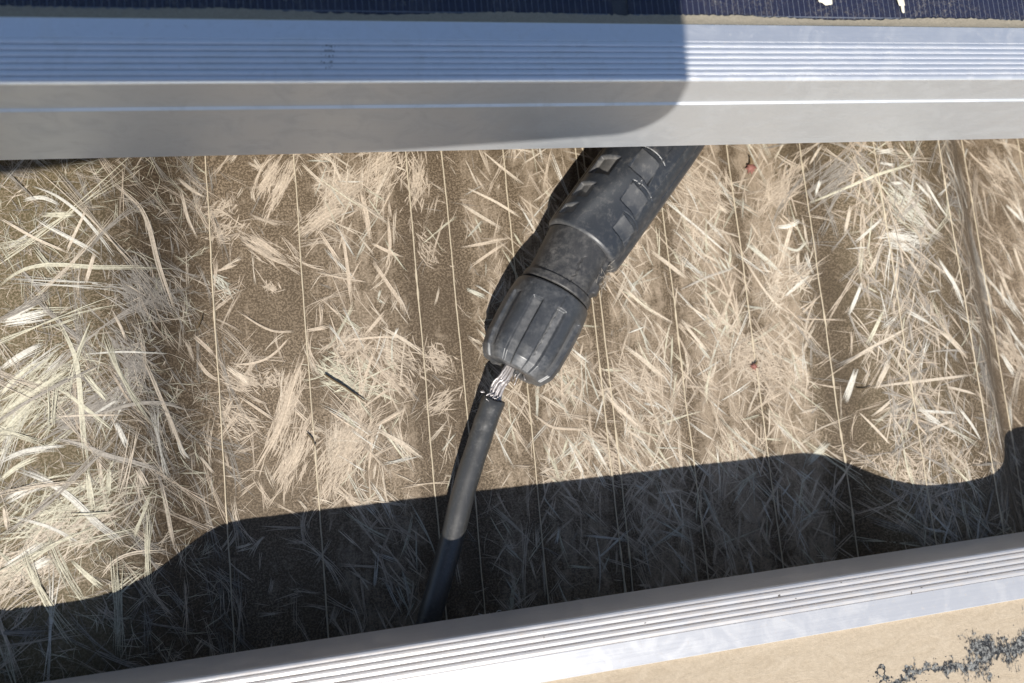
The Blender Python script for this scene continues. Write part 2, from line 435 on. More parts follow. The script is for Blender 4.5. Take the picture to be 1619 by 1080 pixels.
def straws(cx, cy, ang, length, width, col, m_lo, m_hi, curv=0.012, spread=0.05, K=6, thick=(0.10, 0.30), liftmax=0.35):
    """N bundles, each of several parallel filaments"""
    n_ = len(cx)
    m = rng.integers(m_lo, m_hi+1, n_)
    idx = np.repeat(np.arange(n_), m); tot = len(idx)
    off = rng.uniform(-0.5, 0.5, tot)*width[idx]
    a = ang[idx]+rng.normal(0, 1, tot)*spread
    L = length[idx]*rng.uniform(0.45, 1.0, tot)
    sh = (length[idx]-L)*rng.uniform(-0.5, 0.5, tot)
    cv = (rng.normal(0, 1, n_)*curv)[idx]+rng.normal(0, curv*0.3, tot)
    s = np.linspace(-0.5, 0.5, K)[None, :]
    d = s*L[:, None]+sh[:, None]
    lat = off[:, None]+0.5*cv[:, None]*d*d
    ca, sa = np.cos(a)[:, None], np.sin(a)[:, None]
    P = np.stack([cx[idx][:, None]+ca*d-sa*lat, cy[idx][:, None]+sa*d+ca*lat], -1)
    wd = rng.uniform(*thick, tot)
    c = col[idx]*rng.uniform(0.80, 1.10, (tot, 1))
    l0 = rng.uniform(0.02, liftmax*0.4, n_)[idx][:, None]*rng.uniform(0.5, 1.4, (tot, 2))+0.02
    ribbons(P, wd, c, l0)

def clump(x, y, seed=0):
    """smooth patchiness, about -1..1"""
    g_ = np.random.default_rng(100+seed); z = 0
    for k in range(14):
        a = g_.uniform(0, 2*math.pi); f_ = g_.uniform(.10, .42)
        z = z+np.sin((x*math.cos(a)*1.25+y*math.sin(a)*.8)*f_+g_.uniform(0, 6.3))
    return z/3.7

def pick(n_, options, p):
    k = rng.choice(len(options), n_, p=p)
    return np.array(options)[k]*rng.uniform(0.85, 1.1, (n_, 1))

def steep(n_, p_right=0.5, p_left=0.22, sd=0.28):
    """bundle direction: mostly leaning one way, some the other, the rest any way"""
    u = rng.random(n_)
    return np.where(u < p_right, rng.normal(math.radians(-57), sd, n_),
           np.where(u < p_right+p_left, rng.normal(math.radians(62), sd, n_), rng.uniform(0, math.pi, n_)))

def scatter(n_, x0, x1, y0=-75, y1=95):
    return rng.uniform(x0, x1, n_), rng.uniform(y0, y1, n_)

def keep(x, y, prob):
    k = rng.random(len(x)) < prob(x); return x[k], y[k]

# 1. fine fuzz everywhere
x, y = scatter(5200, -105, 225)
x, y = keep(x, y, lambda q: np.clip(0.25+dust_amount(q), 0, 1)*np.interp(q, [-35, -30, -8, 0], [1, .45, .45, 1]))
n_ = len(x)
straws(x, y, steep(n_, .35, .2, .5), rng.uniform(2, 9, n_), rng.uniform(0.1, 1.0, n_), pick(n_, [TAN, PALE, GREY], [.55, .3, .15]), 1, 3, 0.05, 0.25, 5, (0.05, 0.13), 0.12)
# 2. straws of the pan
x, y = scatter(7600, -6, 114)
x, y = keep(x, y, lambda q: np.clip(dust_amount(q)*1.35, 0, 1)**1.3)
n_ = len(x)
an_ = steep(n_); le_ = rng.gamma(4.0, 2.0, n_)+2.2
de_ = np.min([dust_amount(x+q_*le_*np.cos(an_)) for q_ in (-.45, -.25, 0, .25, .45)], axis=0)
k_ = rng.random(n_) < np.clip((de_-.12)*2.4, .05, 1)*np.clip(.66+.42*clump(x, y)-.006*(y-5), .16, 1)*np.interp(y, [-34, -12], [.42, 1])
x, y, an_, le_ = x[k_], y[k_], an_[k_], le_[k_]; n_ = len(x)
straws(x, y, an_, le_, rng.gamma(2.0, 0.25, n_)+0.12, pick(n_, [TAN, PALE, WHITE, YEL, GREEN], [.52, .26, .08, .08, .06]), 2, 6, 0.014, 0.04, 6, (0.08, 0.23))
# 3. sparse wisps on the bare strip of the pan
x, y = scatter(170, -31, -4)
n_ = len(x)
straws(x, y, steep(n_, .3, .3, .5), rng.gamma(3.0, 2.2, n_)+2, rng.gamma(2.0, 0.4, n_)+0.1, pick(n_, [TAN, PALE], [.7, .3]), 4, 14, 0.05, 0.10, 6, (0.06, 0.16), 0.2)
# 4. left rib: long loose whitish strands
rng = np.random.default_rng(21)
x, y = scatter(330, -105, -42)
k_ = rng.random(len(x)) < np.interp(y, [-45, -25, 25, 50], [.4, 1, 1, .5])*np.interp(x, [-62, -48], [1, .35]); x, y = x[k_], y[k_]
n_ = len(x)
straws(x, y, np.where(rng.random(n_) < .42, rng.normal(math.radians(38), .38, n_), np.where(rng.random(n_) < .6, rng.normal(math.radians(-68), .35, n_), rng.uniform(0, math.pi, n_))),
       rng.gamma(4.0, 3.6, n_)+4, rng.gamma(2.0, 0.5, n_)+0.2, pick(n_, [YEL, WHITE, PALE, GREY], [.36, .22, .18, .24]), 4, 12, 0.010, 0.05, 8, (0.06, 0.20), 0.8)
x, y = scatter(3200, -105, -32)
n_ = len(x)
straws(x, y, rng.uniform(0, math.pi, n_), rng.uniform(2, 9, n_), rng.uniform(0.1, 1.2, n_), pick(n_, [YEL, PALE, GREY], [.35, .3, .35]), 1, 3, 0.05, 0.3, 5, (0.05, 0.12), 0.3)
x, y = scatter(230, -56, -28)
n_ = len(x)
straws(x, y, rng.normal(math.radians(-66), .35, n_), rng.gamma(4.0, 2.6, n_)+3, rng.gamma(2.0, 0.5, n_)+0.2, pick(n_, [GREY, PALE, TAN], [.55, .15, .3]), 3, 9, 0.02, 0.08, 7, (0.05, 0.13), 0.3)
# 5. right rib
x, y = scatter(2300, 113, 158)
x, y = keep(x, y, lambda q: np.clip(dust_amount(q)*2.6, 0.10, 1))
n_ = len(x)
straws(x, y, steep(n_, .40, .32, .35), rng.gamma(4.0, 2.4, n_)+2, rng.gamma(2.0, 0.3, n_)+0.12, pick(n_, [PALE, YEL, WHITE, GREY, TAN], [.20, .08, .04, .38, .30]), 2, 6, 0.012, 0.06, 6, (0.07, 0.20), 0.4)
# 6. beyond the right rib
x, y = scatter(1000, 158, 225)
x, y = keep(x, y, lambda q: np.clip(dust_amount(q)*1.4, 0.2, 1))
n_ = len(x)
straws(x, y, rng.normal(math.radians(-65), .4, n_), rng.gamma(4.0, 2.2, n_)+2, rng.gamma(2.0, 0.35, n_)+0.15, pick(n_, [TAN, PALE, WHITE], [.55, .35, .1]), 3, 9, 0.02, 0.06, 6, (0.08, 0.22), 0.4)
# 7. brushed splats: many short filaments fanned round a spot
def splat(px, py, deg, n_, length, spread, sx, sy, col=TAN):
    p = on_sheet(px, py) if px is not None else None
    a0 = math.radians(deg)
    u = rng.normal(0, sx, n_); v_ = rng.normal(0, sy, n_)
    cx = p[0]+math.cos(a0)*u-math.sin(a0)*v_; cy = p[1]+math.sin(a0)*u+math.cos(a0)*v_
    straws(cx, cy, rng.normal(a0, spread, n_), rng.uniform(0.4, 1.0, n_)*length, np.full(n_, 0.25), np.tile(col, (n_, 1))*rng.uniform(.85, 1.1, (n_, 1)), 1, 3, 0.03, 0.08, 5, (0.07, 0.20), 0.22)
for a in ((425, 280, 60, 90, 7, .12, 2.5, .7), (445, 295, 62, 110, 8, .12, 3.2, .8), (420, 395, -35, 120, 6, .2, 3.0, 1.2), (360, 365, 20, 70, 4, .7, 2, 1.4),
          (350, 330, 15, 70, 3, .8, 2, 1.2), (533, 303, 40, 220, 7, .9, 2.6, 2.2), (510, 345, 38, 120, 8, .14, 3, 1.2), (600, 265, 50, 200, 8, .4, 4, 2.4), (660, 285, 85, 120, 6, .3, 3.4, 1.2),
          (680, 400, -60, 60, 5, .5, 2.2, 1.3), (690, 570, -50, 90, 6, .55, 2.5, 1.6), (700, 635, 25, 70, 6, .35, 2.5, 1.2), (455, 640, 68, 220, 8, .16, 5, 1.0), (465, 720, 65, 150, 8, .16, 4, 1.3),
          (385, 605, -30, 110, 5, .35, 2, 1.4), (375, 660, -25, 80, 5, .4, 2.6, 1.6), (430, 600, -10, 50, 3, .9, 1.2, 1.2), (545, 600, -25, 160, 8, .5, 3.5, 1.8, YEL), (540, 720, 60, 220, 9, .35, 5, 2.6),
          (560, 545, 30, 130, 7, .8, 3, 2), (620, 560, -40, 120, 8, .4, 4, 2.0), (560, 690, 40, 140, 9, .3, 4, 2.2), (430, 455, 0, 40, 3, 1.2, .8, .5), (350, 450, -50, 40, 4, .3, 1.6, .8, GREEN),
          (1230, 300, 50, 160, 9, .3, 4, 2), (1240, 450, 45, 190, 9, .6, 4, 2.2, PALE), (1220, 590, -30, 260, 8, .8, 6, 3), (1180, 560, -20, 150, 7, .9, 4, 3), (1100, 290, -40, 160, 9, .3, 5, 2.6), (1010, 600, -40, 180, 8, .5, 5, 3),
          (960, 720, -45, 160, 7, .6, 5, 2), (1580, 270, -45, 120, 7, .4, 3, 2), (1600, 560, -55, 120, 7, .4, 4, 1.6), (1560, 600, -70, 120, 9, .15, 7, 1.0, GREY), (1545, 420, -80, 140, 10, .12, 8, 1.0, GREY),
          (150, 640, 25, 120, 14, .3, 4, 2, GREY), (200, 560, -60, 120, 9, .3, 4, 2, GREY), (60, 880, 32, 240, 14, .3, 7, 3, PALE), (100, 800, 20, 160, 12, .5, 6, 3, YEL), (40, 640, 38, 160, 16, .25, 6, 3, YEL), (230, 460, -60, 140, 9, .5, 4, 2.5, GREY),
          (1420, 740, -30, 160, 5, .9, 5, 1.6), (1500, 720, -30, 160, 5, .9, 5, 2.0), (1330, 275, 35, 120, 9, .12, 3, 2.2, GREY), (1440, 330, -45, 130, 10, .2, 4, 2, GREEN), (1430, 380, -10, 110, 8, .25, 3, 1.6, WHITE)):
    splat(*a)
# 8. strands that stand out one by one, laid along their own course: pixel width, tint, course
def strand(wpx, tint, pts):
    P = np.array([on_sheet(px, py)[:2] for px, py in pts])
    s = np.concatenate([[0], np.cumsum(np.linalg.norm(np.diff(P, axis=0), axis=1))])
    K = max(6, min(18, int(s[-1]/1.8)+4))
    u = np.linspace(0, s[-1], K)
    Pq = np.stack([np.interp(u, s, P[:, 0]), np.interp(u, s, P[:, 1])], -1)
    if len(pts) > 2:
        for _ in range(2): Pq[1:-1] = 0.25*Pq[:-2]+0.5*Pq[1:-1]+0.25*Pq[2:]
    wmm = wpx/8.4
    m = int(4+wmm*11)
    T = np.gradient(Pq, axis=0); T /= np.linalg.norm(T, axis=1, keepdims=True)+1e-9
    Nn = np.stack([-T[:, 1], T[:, 0]], -1)
    o0 = rng.uniform(-.5, .5, m)*wmm; o1 = o0+rng.normal(0, .22, m)*wmm
    out = []
    for k in range(m):
        a = rng.uniform(0, .18)*(rng.random() < .7); b_ = 1-rng.uniform(0, .22)*(rng.random() < .7)
        uu = np.linspace(a, b_, K)*s[-1]
        cpt = np.stack([np.interp(uu, u, Pq[:, 0]), np.interp(uu, u, Pq[:, 1])], -1)
        nn = np.stack([np.interp(uu, u, Nn[:, 0]), np.interp(uu, u, Nn[:, 1])], -1)
        out.append(cpt+nn*np.linspace(o0[k], o1[k], K)[:, None])
    out = np.array(out)
    c = np.tile(tint, (m, 1))*rng.uniform(.86, 1.1, (m, 1))
    lift = np.full((m, 2), 0.09)+rng.uniform(0, .08, (m, 2))
    ribbons(out, rng.uniform(.09, .24, m), c, lift)
Wt, Yt, Tt, Gt, Pt, Et = WHITE*1.08, YEL*1.1, TAN*1.08, GREY*1.25, PALE*1.08, GREEN
for wd, tint, pts in (
    (5, Wt, ((51, 295), (79, 304), (104, 319), (130, 341), (149, 363), (164, 382), (181, 406))), (5, Wt, ((57, 345), (72, 358), (96, 368), (120, 382), (149, 396), (166, 411))),
    (6, Yt, ((0, 452), (14, 437), (43, 423), (72, 418), (104, 419), (149, 424), (205, 423), (277, 425))), (5, Pt, ((176, 288), (205, 310), (222, 322), (236, 356), (250, 418), (260, 447), (277, 495))),
    (7, Yt, ((66, 340), (120, 339))), (6, Wt, ((36, 317), (67, 310), (96, 324))), (15, Wt, ((0, 512), (40, 505), (80, 497))), (13, Wt, ((8, 508), (30, 494), (58, 478))), (10, Wt, ((0, 586), (31, 562), (70, 543))),
    (5, Yt, ((0, 625), (31, 593), (53, 577))), (5, Yt, ((0, 656), (34, 632), (79, 603), (113, 581))), (5, Yt, ((0, 690), (29, 658), (55, 634))), (9, Wt, ((0, 733), (31, 716), (72, 709), (105, 708))), (6, Yt, ((0, 760), (30, 735), (60, 722))),
    (3, Wt, ((149, 656), (185, 633))), (3, Wt, ((135, 560), (168, 558), (193, 556), (265, 560))), (5, Pt, ((226, 562), (248, 615), (265, 654), (294, 726))), (5, Pt, ((176, 490), (190, 514), (200, 540))),
    (6, Yt, ((82, 490), (108, 536), (123, 569), (128, 625), (135, 707), (140, 745))), (8, Yt, ((135, 591), (154, 615), (171, 634))), (7, Wt, ((183, 668), (202, 709))), (4, Yt, ((79, 606), (113, 627), (142, 651), (178, 680))),
    (8, Gt, ((84, 695), (128, 702), (169, 721), (217, 733), (253, 745))), (4, Gt, ((149, 656), (217, 637), (265, 637), (299, 649))), (3, Pt, ((87, 659), (135, 656), (212, 656))),
    (9, Wt, ((24, 742), (72, 759), (108, 783), (132, 805), (154, 831), (188, 851), (195, 865))), (5, Wt, ((19, 817), (67, 829), (96, 841), (125, 860))), (6, Yt, ((137, 740), (142, 776), (147, 812))), (5, Yt, ((173, 740), (173, 783))),
    (8, Wt, ((7, 896), (36, 880), (72, 855))), (10, Wt, ((48, 899), (79, 882))), (6, Yt, ((113, 884), (135, 906), (164, 930))), (4, Pt, ((159, 913), (183, 882), (217, 872), (265, 871))), (4, Pt, ((255, 764), (265, 807), (272, 846), (277, 870))),
    (7, Pt, ((217, 740), (234, 771))), (12, Wt, ((10, 795), (36, 778), (67, 766))), (6, Pt, ((7, 800), (14, 841))), (3, Pt, ((0, 345), (60, 380), (110, 400))), (4, Pt, ((105, 400), (128, 350), (140, 320))), (5, Pt, ((150, 400), (135, 450))),
    (5, Tt, ((376, 375), (434, 413), (470, 423))), (8, Tt, ((391, 370), (415, 384), (453, 413))), (5, Pt, ((475, 257), (514, 295))), (5, Pt, ((521, 245), (545, 295))), (8, Tt, ((485, 363), (521, 336), (550, 329))), (6, Tt, ((539, 353), (547, 409), (555, 481))),
    (3, Tt, ((499, 430), (540, 440), (579, 447))), (4, Tt, ((504, 365), (540, 418))), (5, Tt, ((340, 430), (376, 419))), (4, Tt, ((374, 490), (405, 512), (434, 526), (465, 524))), (4, Tt, ((361, 573), (388, 578), (422, 569), (439, 555), (458, 533))),
    (9, Tt, ((480, 560), (463, 603), (453, 639), (444, 673), (420, 714), (400, 750))), (9, Pt, ((357, 579), (386, 601), (396, 610))), (4, Tt, ((376, 625), (437, 666))), (5, Tt, ((463, 644), (487, 668))), (10, Tt, ((482, 692), (453, 750))), (6, Tt, ((309, 567), (328, 594), (345, 603))), (5, Tt, ((304, 529), (338, 562))),
    (5, Pt, ((280, 280), (300, 300), (325, 312))), (4, Pt, ((285, 295), (298, 350), (312, 378))), (5, Wt, ((280, 690), (290, 720), (300, 726))), (4, Pt, ((315, 720), (340, 752))), (4, Tt, ((480, 524), (505, 520), (522, 514))),
    (4, Pt, ((740, 298), (781, 317), (824, 344))), (7, Pt, ((728, 322), (757, 341), (795, 363))), (4, Pt, ((624, 262), (644, 271))), (4, Pt, ((762, 240), (800, 271), (829, 293))), (10, Tt, ((571, 300), (581, 348), (586, 382))), (7, Tt, ((588, 411), (612, 447), (646, 495))), (5, Tt, ((540, 358), (550, 428), (557, 481))),
    (4, Tt, ((586, 384), (612, 396), (639, 408))), (6, Tt, ((612, 341), (617, 384), (611, 428))), (7, Et, ((737, 457), (766, 471))), (5, Tt, ((728, 392), (807, 377))), (4, Tt, ((742, 423), (805, 380))),
    (5, Pt, ((600, 516), (636, 536), (668, 560))), (5, Tt, ((540, 538), (600, 533), (644, 533))), (8, Tt, ((569, 553), (612, 596), (646, 632))), (9, Pt, ((593, 678), (636, 702), (670, 726))), (4, Tt, ((591, 632), (617, 613))), (6, Tt, ((588, 678), (644, 644))), (4, Tt, ((583, 745), (591, 680))), (5, Tt, ((576, 531), (610, 492))),
    (7, Pt, ((953, 617), (975, 644), (1018, 680))), (4, Tt, ((840, 651), (871, 677), (936, 680))), (5, Wt, ((936, 697), (965, 747))), (5, Wt, ((898, 699), (922, 749))), (7, Pt, ((984, 545), (1018, 569), (1057, 605))), (5, Pt, ((850, 622), (900, 653))), (4, Pt, ((984, 675), (1025, 701))), (6, Et, ((1102, 542), (1124, 569))), (6, Pt, ((907, 557), (929, 586))),
    (5, Wt, ((1050, 317), (1096, 355), (1124, 379), (1156, 406))), (6, Pt, ((1132, 322), (1153, 339))), (7, Pt, ((1028, 396), (1057, 418), (1086, 442))), (5, Pt, ((1105, 444), (1137, 500), (1180, 541))), (4, Tt, ((1112, 391), (1134, 430), (1153, 473), (1173, 517))), (3, Gt, ((1074, 459), (1120, 437), (1158, 425), (1168, 416))),
    (4, Tt, ((1163, 435), (1151, 478), (1134, 522))), (9, Pt, ((1076, 505), (1100, 534), (1122, 560))), (9, Et*1.1, ((1180, 384), (1204, 404), (1230, 428))), (5, Pt, ((1177, 411), (1204, 454), (1230, 485), (1257, 502))), (7, Wt, ((1228, 360), (1252, 358), (1264, 348))), (6, Wt, ((1240, 469), (1279, 435))), (4, Pt, ((1081, 478), (1124, 507))), (6, Pt, ((980, 449), (1016, 483), (1064, 512))), (5, Pt, ((1255, 345), (1235, 420))), (5, Et, ((1232, 385), (1262, 400), (1275, 380))),
    (5, Yt, ((1281, 321), (1344, 295), (1385, 277), (1445, 260))), (7, Wt, ((1447, 287), (1473, 316))), (5, Wt, ((1460, 285), (1481, 321), (1497, 345))), (4, Wt, ((1493, 233), (1512, 285))), (5, Wt, ((1349, 386), (1375, 363), (1396, 344))), (7, Wt, ((1383, 243), (1414, 237))), (5, Wt, ((1390, 258), (1414, 261))), (6, Wt, ((1409, 290), (1427, 290))),
    (8, Gt*1.3, ((1421, 290), (1447, 326), (1473, 365), (1494, 378))), (9, Wt, ((1396, 368), (1440, 381))), (6, Pt, ((1396, 381), (1385, 412), (1367, 440))), (5, Wt, ((1362, 446), (1341, 499))), (7, Wt, ((1481, 407), (1510, 451), (1525, 490))), (7, Wt, ((1524, 313), (1529, 331))), (6, Wt, ((1590, 324), (1616, 350))), (4, Pt, ((1419, 225), (1447, 261))), (4, Pt, ((1279, 261), (1300, 228))), (5, Pt, ((1345, 325), (1335, 372))), (5, Wt, ((1288, 310), (1296, 285))),
    (5, Pt, ((1375, 613), (1407, 608), (1462, 602), (1540, 592))), (6, Pt, ((1332, 577), (1373, 552), (1440, 516))), (8, Pt, ((1479, 519), (1507, 541), (1529, 569))), (7, Wt, ((1432, 491), (1471, 513))), (7, Wt, ((1451, 644), (1487, 672))), (6, Wt, ((1448, 649), (1512, 654))), (8, Wt, ((1512, 641), (1534, 669), (1551, 697))), (9, Wt, ((1354, 583), (1337, 638))), (8, Pt, ((1384, 616), (1407, 569))), (5, Yt, ((1398, 488), (1371, 547))),
    (4, Pt, ((1379, 658), (1412, 630))), (4, Pt, ((1359, 652), (1407, 702))), (5, Pt, ((1462, 683), (1512, 661))), (4, Pt, ((1496, 611), (1543, 624))), (6, Gt*1.4, ((1571, 647), (1584, 719))), (8, Wt, ((1582, 558), (1604, 594))), (5, Pt, ((1600, 385), (1619, 440))), (5, Pt, ((1585, 250), (1605, 290))), (10, Et, ((1275, 735), (1312, 700)))):
    strand(wd, np.array(tint), pts)

fib = fast_mesh('glass_fibres', np.concatenate(FV), np.concatenate(FQ), M_FIBRE, roof, False, np.concatenate(FC))
fib['kind'] = 'stuff'

# ------------------------------------------------------------------ solar panels
def panel_frame(name, W, D, prof, mat, parent, side=None):
    """sweep a profile (inset, z) round a rectangle whose near edge is y = 0 and whose x runs -W/2..W/2; returns the four mitred bars"""
    prof = np.array(prof); n_ = len(prof)
    corners = [(-W/2, 0, 1, 1), (W/2, 0, -1, 1), (W/2, D, -1, -1), (-W/2, D, 1, -1)]
    bars = []
    for k in range(4):
        v = []
        for c in (corners[k], corners[(k+1) % 4]):
            v += [(c[0]+c[2]*p[0], c[1]+c[3]*p[0], p[1]) for p in prof]
        f = [(i, n_+i, n_+(i+1) % n_, (i+1) % n_) for i in range(n_)]
        o = mesh_obj('frame_bar', v, f, mat, parent); bars.append(o)
        if side:                                                   # outer wall takes the darker metal copy, its dimmer light painted in
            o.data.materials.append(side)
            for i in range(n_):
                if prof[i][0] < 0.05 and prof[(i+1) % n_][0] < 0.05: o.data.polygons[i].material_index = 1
    return bars

def frame_profile(H, W, ngroove, gw, bead=None, lip=None):
    p = [(0.0, -H)]
    if lip: p = [(lip[0], -H-lip[1]), (lip[0], -H), (0.0, -H)]
    if bead:
        p += [(0, -bead-0.55), (-0.22, -bead-0.35), (-0.42, -bead), (-0.38, -bead+0.25), (0, -bead+0.6)]
    p += [(0, -0.75), (0.07, -0.42), (0.25, -0.16), (0.55, -0.03), (0.8, 0)]
    y = 0.9
    for k in range(ngroove):
        p += [(y, 0.0), (y+0.10, -0.38), (y+0.26, -0.38), (y+0.38, -0.03), (y+gw*0.6, 0.05)]
        y += gw
    p += [(y, 0.0), (y+0.10, -0.22), (y+0.22, -0.22), (y+0.32, -0.06), (W-0.12, -0.06), (W, -0.16), (W, -1.3), (1.8, -1.3)]
    if lip:
        p += [(1.8, -H+1.5), (lip[0]+22, -H+1.5), (lip[0]+22, -H-lip[1])]
    else:
        p += [(1.8, -H+1.6), (26, -H+1.6), (26, -H)]
    return p

PW, PD = 1000.0, 640.0
# --- upper panel
up = empty('solar_panel', (50, 56.445, 57.95), 'solar panel along the top edge, dark cells and grey ridged aluminium frame', 'solar panel', 'solar panels')
up.rotation_euler = (0, -0.01415, -0.01062)
panel_frame('frame_bar', PW, PD, frame_profile(31.1, 10.6, 6, 1.03, bead=9.46), M_ALU, up, M_ALU_SIDE_SHADE)
def slab(name, x0, x1, y0, y1, z0, z1, mat, parent):
    v = [(x, y, z) for z in (z0, z1) for y in (y0, y1) for x in (x0, x1)]
    return mesh_obj(name, v, [(0, 2, 3, 1), (4, 5, 7, 6), (0, 1, 5, 4), (1, 3, 7, 5), (3, 2, 6, 7), (2, 0, 4, 6)], mat, parent)
slab('backsheet', -PW/2+4, PW/2-4, 4, PD-4, -2.6, -2.2, M_BACK, up)
pane = slab('glass_pane', -PW/2+4, PW/2-4, 4, PD-4, -1.6, -1.05, M_GLASS, up)
CS, CG = 158.0, 3.0
for i in range(6):
    for j in range(2):
        x0 = -PW/2+18.5+i*(CS+CG); y0 = 12.3+j*(CS+CG)
        cell = slab('solar_cell', x0, x0+CS, y0, y0+CS, -2.1, -1.75, M_CELL, up)
        if j == 0:
            v, f = [], []
            for k in range(140):
                xx = x0+1.2+k*(CS-2.4)/139; b0 = len(v)
                v += [(xx-.05, y0+.5, -1.72), (xx+.05, y0+.5, -1.72), (xx+.05, y0+CS-.5, -1.72), (xx-.05, y0+CS-.5, -1.72)]; f.append((b0, b0+1, b0+2, b0+3))
            fg = mesh_obj('contact_fingers', v, f, M_SILVER, cell); fg['kind'] = 'stuff'
            v = []
            mesh_obj('edge_contact', [(x0+.8, y0+.75, -1.69), (x0+CS-.8, y0+.75, -1.69), (x0+CS-.8, y0+1.0, -1.69), (x0+.8, y0+1.0, -1.69)], [(0, 1, 2, 3)], M_SILVER, cell)
# caked dust in the corner between glass and frame
xs_ = np.arange(-PW/2+14, PW/2-14, 0.5); prof_y = np.linspace(0, 1, 7)
gx, gy = np.meshgrid(xs_, prof_y, indexing='ij')
wid = 2.3+0.4*np.sin(xs_*0.11)*np.sin(xs_*0.037)+rng.normal(0, .10, len(xs_))
hy = 10.45+gy*wid[:, None]; hz = -1.02+(1-gy)**1.6*0.75+rng.normal(0, .06, gx.shape)*(1-gy*.9)
hz[:, -1] = -1.07
n1_, n2_ = gx.shape
I, J = np.meshgrid(np.arange(n1_-1), np.arange(n2_-1), indexing='ij')
q = np.stack([I*n2_+J, (I+1)*n2_+J, (I+1)*n2_+J+1, I*n2_+J+1], -1).reshape(-1, 4)
ds = fast_mesh('caked_dust', np.stack([gx, hy, hz], -1).reshape(-1, 3), q, M_STRIP, up, True); ds['kind'] = 'stuff'

def flecks(name, parent, mat, pts, kind='stuff'):
    """little irregular crumbs; pts = (x, y, z, size, normal axis)"""
    v, f = [], []
    for (x, y, z, s, nax) in pts:
        b0 = len(v); k = random.randint(5, 7); st = random.uniform(.5, 1.6); a0 = random.uniform(0, 6)
        for lvl, sc in ((0, 1.0), (1, .55)):
            for i in range(k):
                a = a0+i*2*math.pi/k; r = s*random.uniform(.6, 1.1)*sc
                u, w_ = r*math.cos(a)*st, r*math.sin(a)/st
                h = lvl*s*0.25+0.01
                v.append((x+u, y+w_, z+h) if nax == 'z' else (x+u, y-h, z+w_))
        f += [(b0+i, b0+(i+1) % k, b0+k+(i+1) % k, b0+k+i) for i in range(k)]
        f.append(tuple(b0+k+i for i in range(k)))
    o = mesh_obj(name, v, f, mat, parent)
    if kind: o['kind'] = kind
    return o
def up_local(px, py, zl):
    p = at_z(px, py, 57.95+zl); return (p[0]-50, p[1]-56.445+0.0106*(p[0]-50), zl)
pts = []
for gpy in (69, 77, 85, 94, 103):
    for _ in range(9):
        x, y, z = up_local(random.gauss(521, 7), gpy+random.gauss(0, 1.0), 0.0); pts.append((x, y, 0.0, random.uniform(.05, .17), 'z'))
flecks('grime_smear', up, M_DIRT, pts)
pts = []
for _ in range(70):
    t_ = random.random(); x = 60+t_*33+random.gauss(0, 4); zl = -9+12*(t_-.45)*.5+random.gauss(0, 1.6)
    if zl < -1.2: pts.append((x, -0.02, zl, random.uniform(.04, .16), 'y'))
flecks('white_spatter', up, M_WHITEFLECK, [(-50+150+p[0]-60, p[1], p[2], p[3], p[4]) for p in pts])

# --- lower panel, lying lower, turned the other way
LY, LZ = -39.0, 30.0
a_ = at_z(1400, 1081, LZ-1); b_ = at_z(1640, 1012, LZ-1)
loc = np.array([40., LY])
aL = (-(a_[0]-loc[0]), -(a_[1]-loc[1])); bL = (-(b_[0]-loc[0]), -(b_[1]-loc[1]))
M_DUSTGLASS = dusty_glass(np.array(aL), np.array(bL))
lo = empty('solar_panel', (loc[0], loc[1], LZ), 'solar panel along the bottom edge, bright ridged frame and tan dust hiding its glass', 'solar panel', 'solar panels')
lo.rotation_euler = (0, 0, math.pi)
panel_frame('frame_bar', PW, PD, frame_profile(13.0, 10.9, 4, 1.22, lip=(9.0, 4.0)), M_ALU2, lo)
slab('glass_pane', -PW/2+4, PW/2-4, 4, PD-4, -3.9, -1.0, M_DUSTGLASS, lo)
pts = []
for (px, py, s) in ((1232, 942, .38), (1441, 938, .30), (1258, 946, .2), (1457, 929, .2), (1020, 985, .2), (860, 1008, .18), (1330, 921, .15), (1530, 905, .2)):
    p = at_z(px, py, LZ); pts.append((-(p[0]-loc[0]), -(p[1]-loc[1]), 0.02, s, 'z'))
for _ in range(130):
    pts.append((random.uniform(-160, 60), random.uniform(.9, 5.8), -0.2, random.uniform(.03, .09), 'z'))
flecks('dirt_crumbs', lo, M_DIRT, pts)
# crumbs of dirt standing in the broken dust
pts = []
for _ in range(150):
    t_ = random.random()**0.7
    px = 1395+t_*235; py = 1080-t_*62+random.gauss(0, 4+13*t_)
    p = at_z(px, py, LZ-1); pts.append((-(p[0]-loc[0]), -(p[1]-loc[1]), -1.0, random.uniform(.06, .22), 'z'))
flecks('grey_crumbs', lo, plain('grey crumbs', (0.10, 0.10, 0.10), 0.9, 0, 1800, 0.7, 0.2), pts)

# --- rails that carry the two panels, on the ribs of the sheet
def rail(y, z1, label):
    r_ = empty('mounting_rail', (40, y, 13.2), label, 'mounting rail', 'mounting rails')
    h = z1-13.2
    pr = [(-19, 0), (19, 0), (19, h), (6, h), (6, h-3), (14, h-3), (14, h*0.55), (-14, h*0.55), (-14, h-3), (-6, h-3), (-6, h), (-19, h)]
    n_ = len(pr); v = [(x, yy, zz) for x in (-470, 470) for yy, zz in pr]
    f = [(i, (i+1) % n_, n_+(i+1) % n_, n_+i) for i in range(n_)]+[tuple(range(n_))[::-1], tuple(range(n_, 2*n_))]
    mesh_obj('rail_profile', v, f, M_ALU, r_)
rail(240, 26.7, 'aluminium mounting rail under the far side of the upper solar panel')
rail(560, 26.7, 'aluminium mounting rail under the rear edge of the upper solar panel')

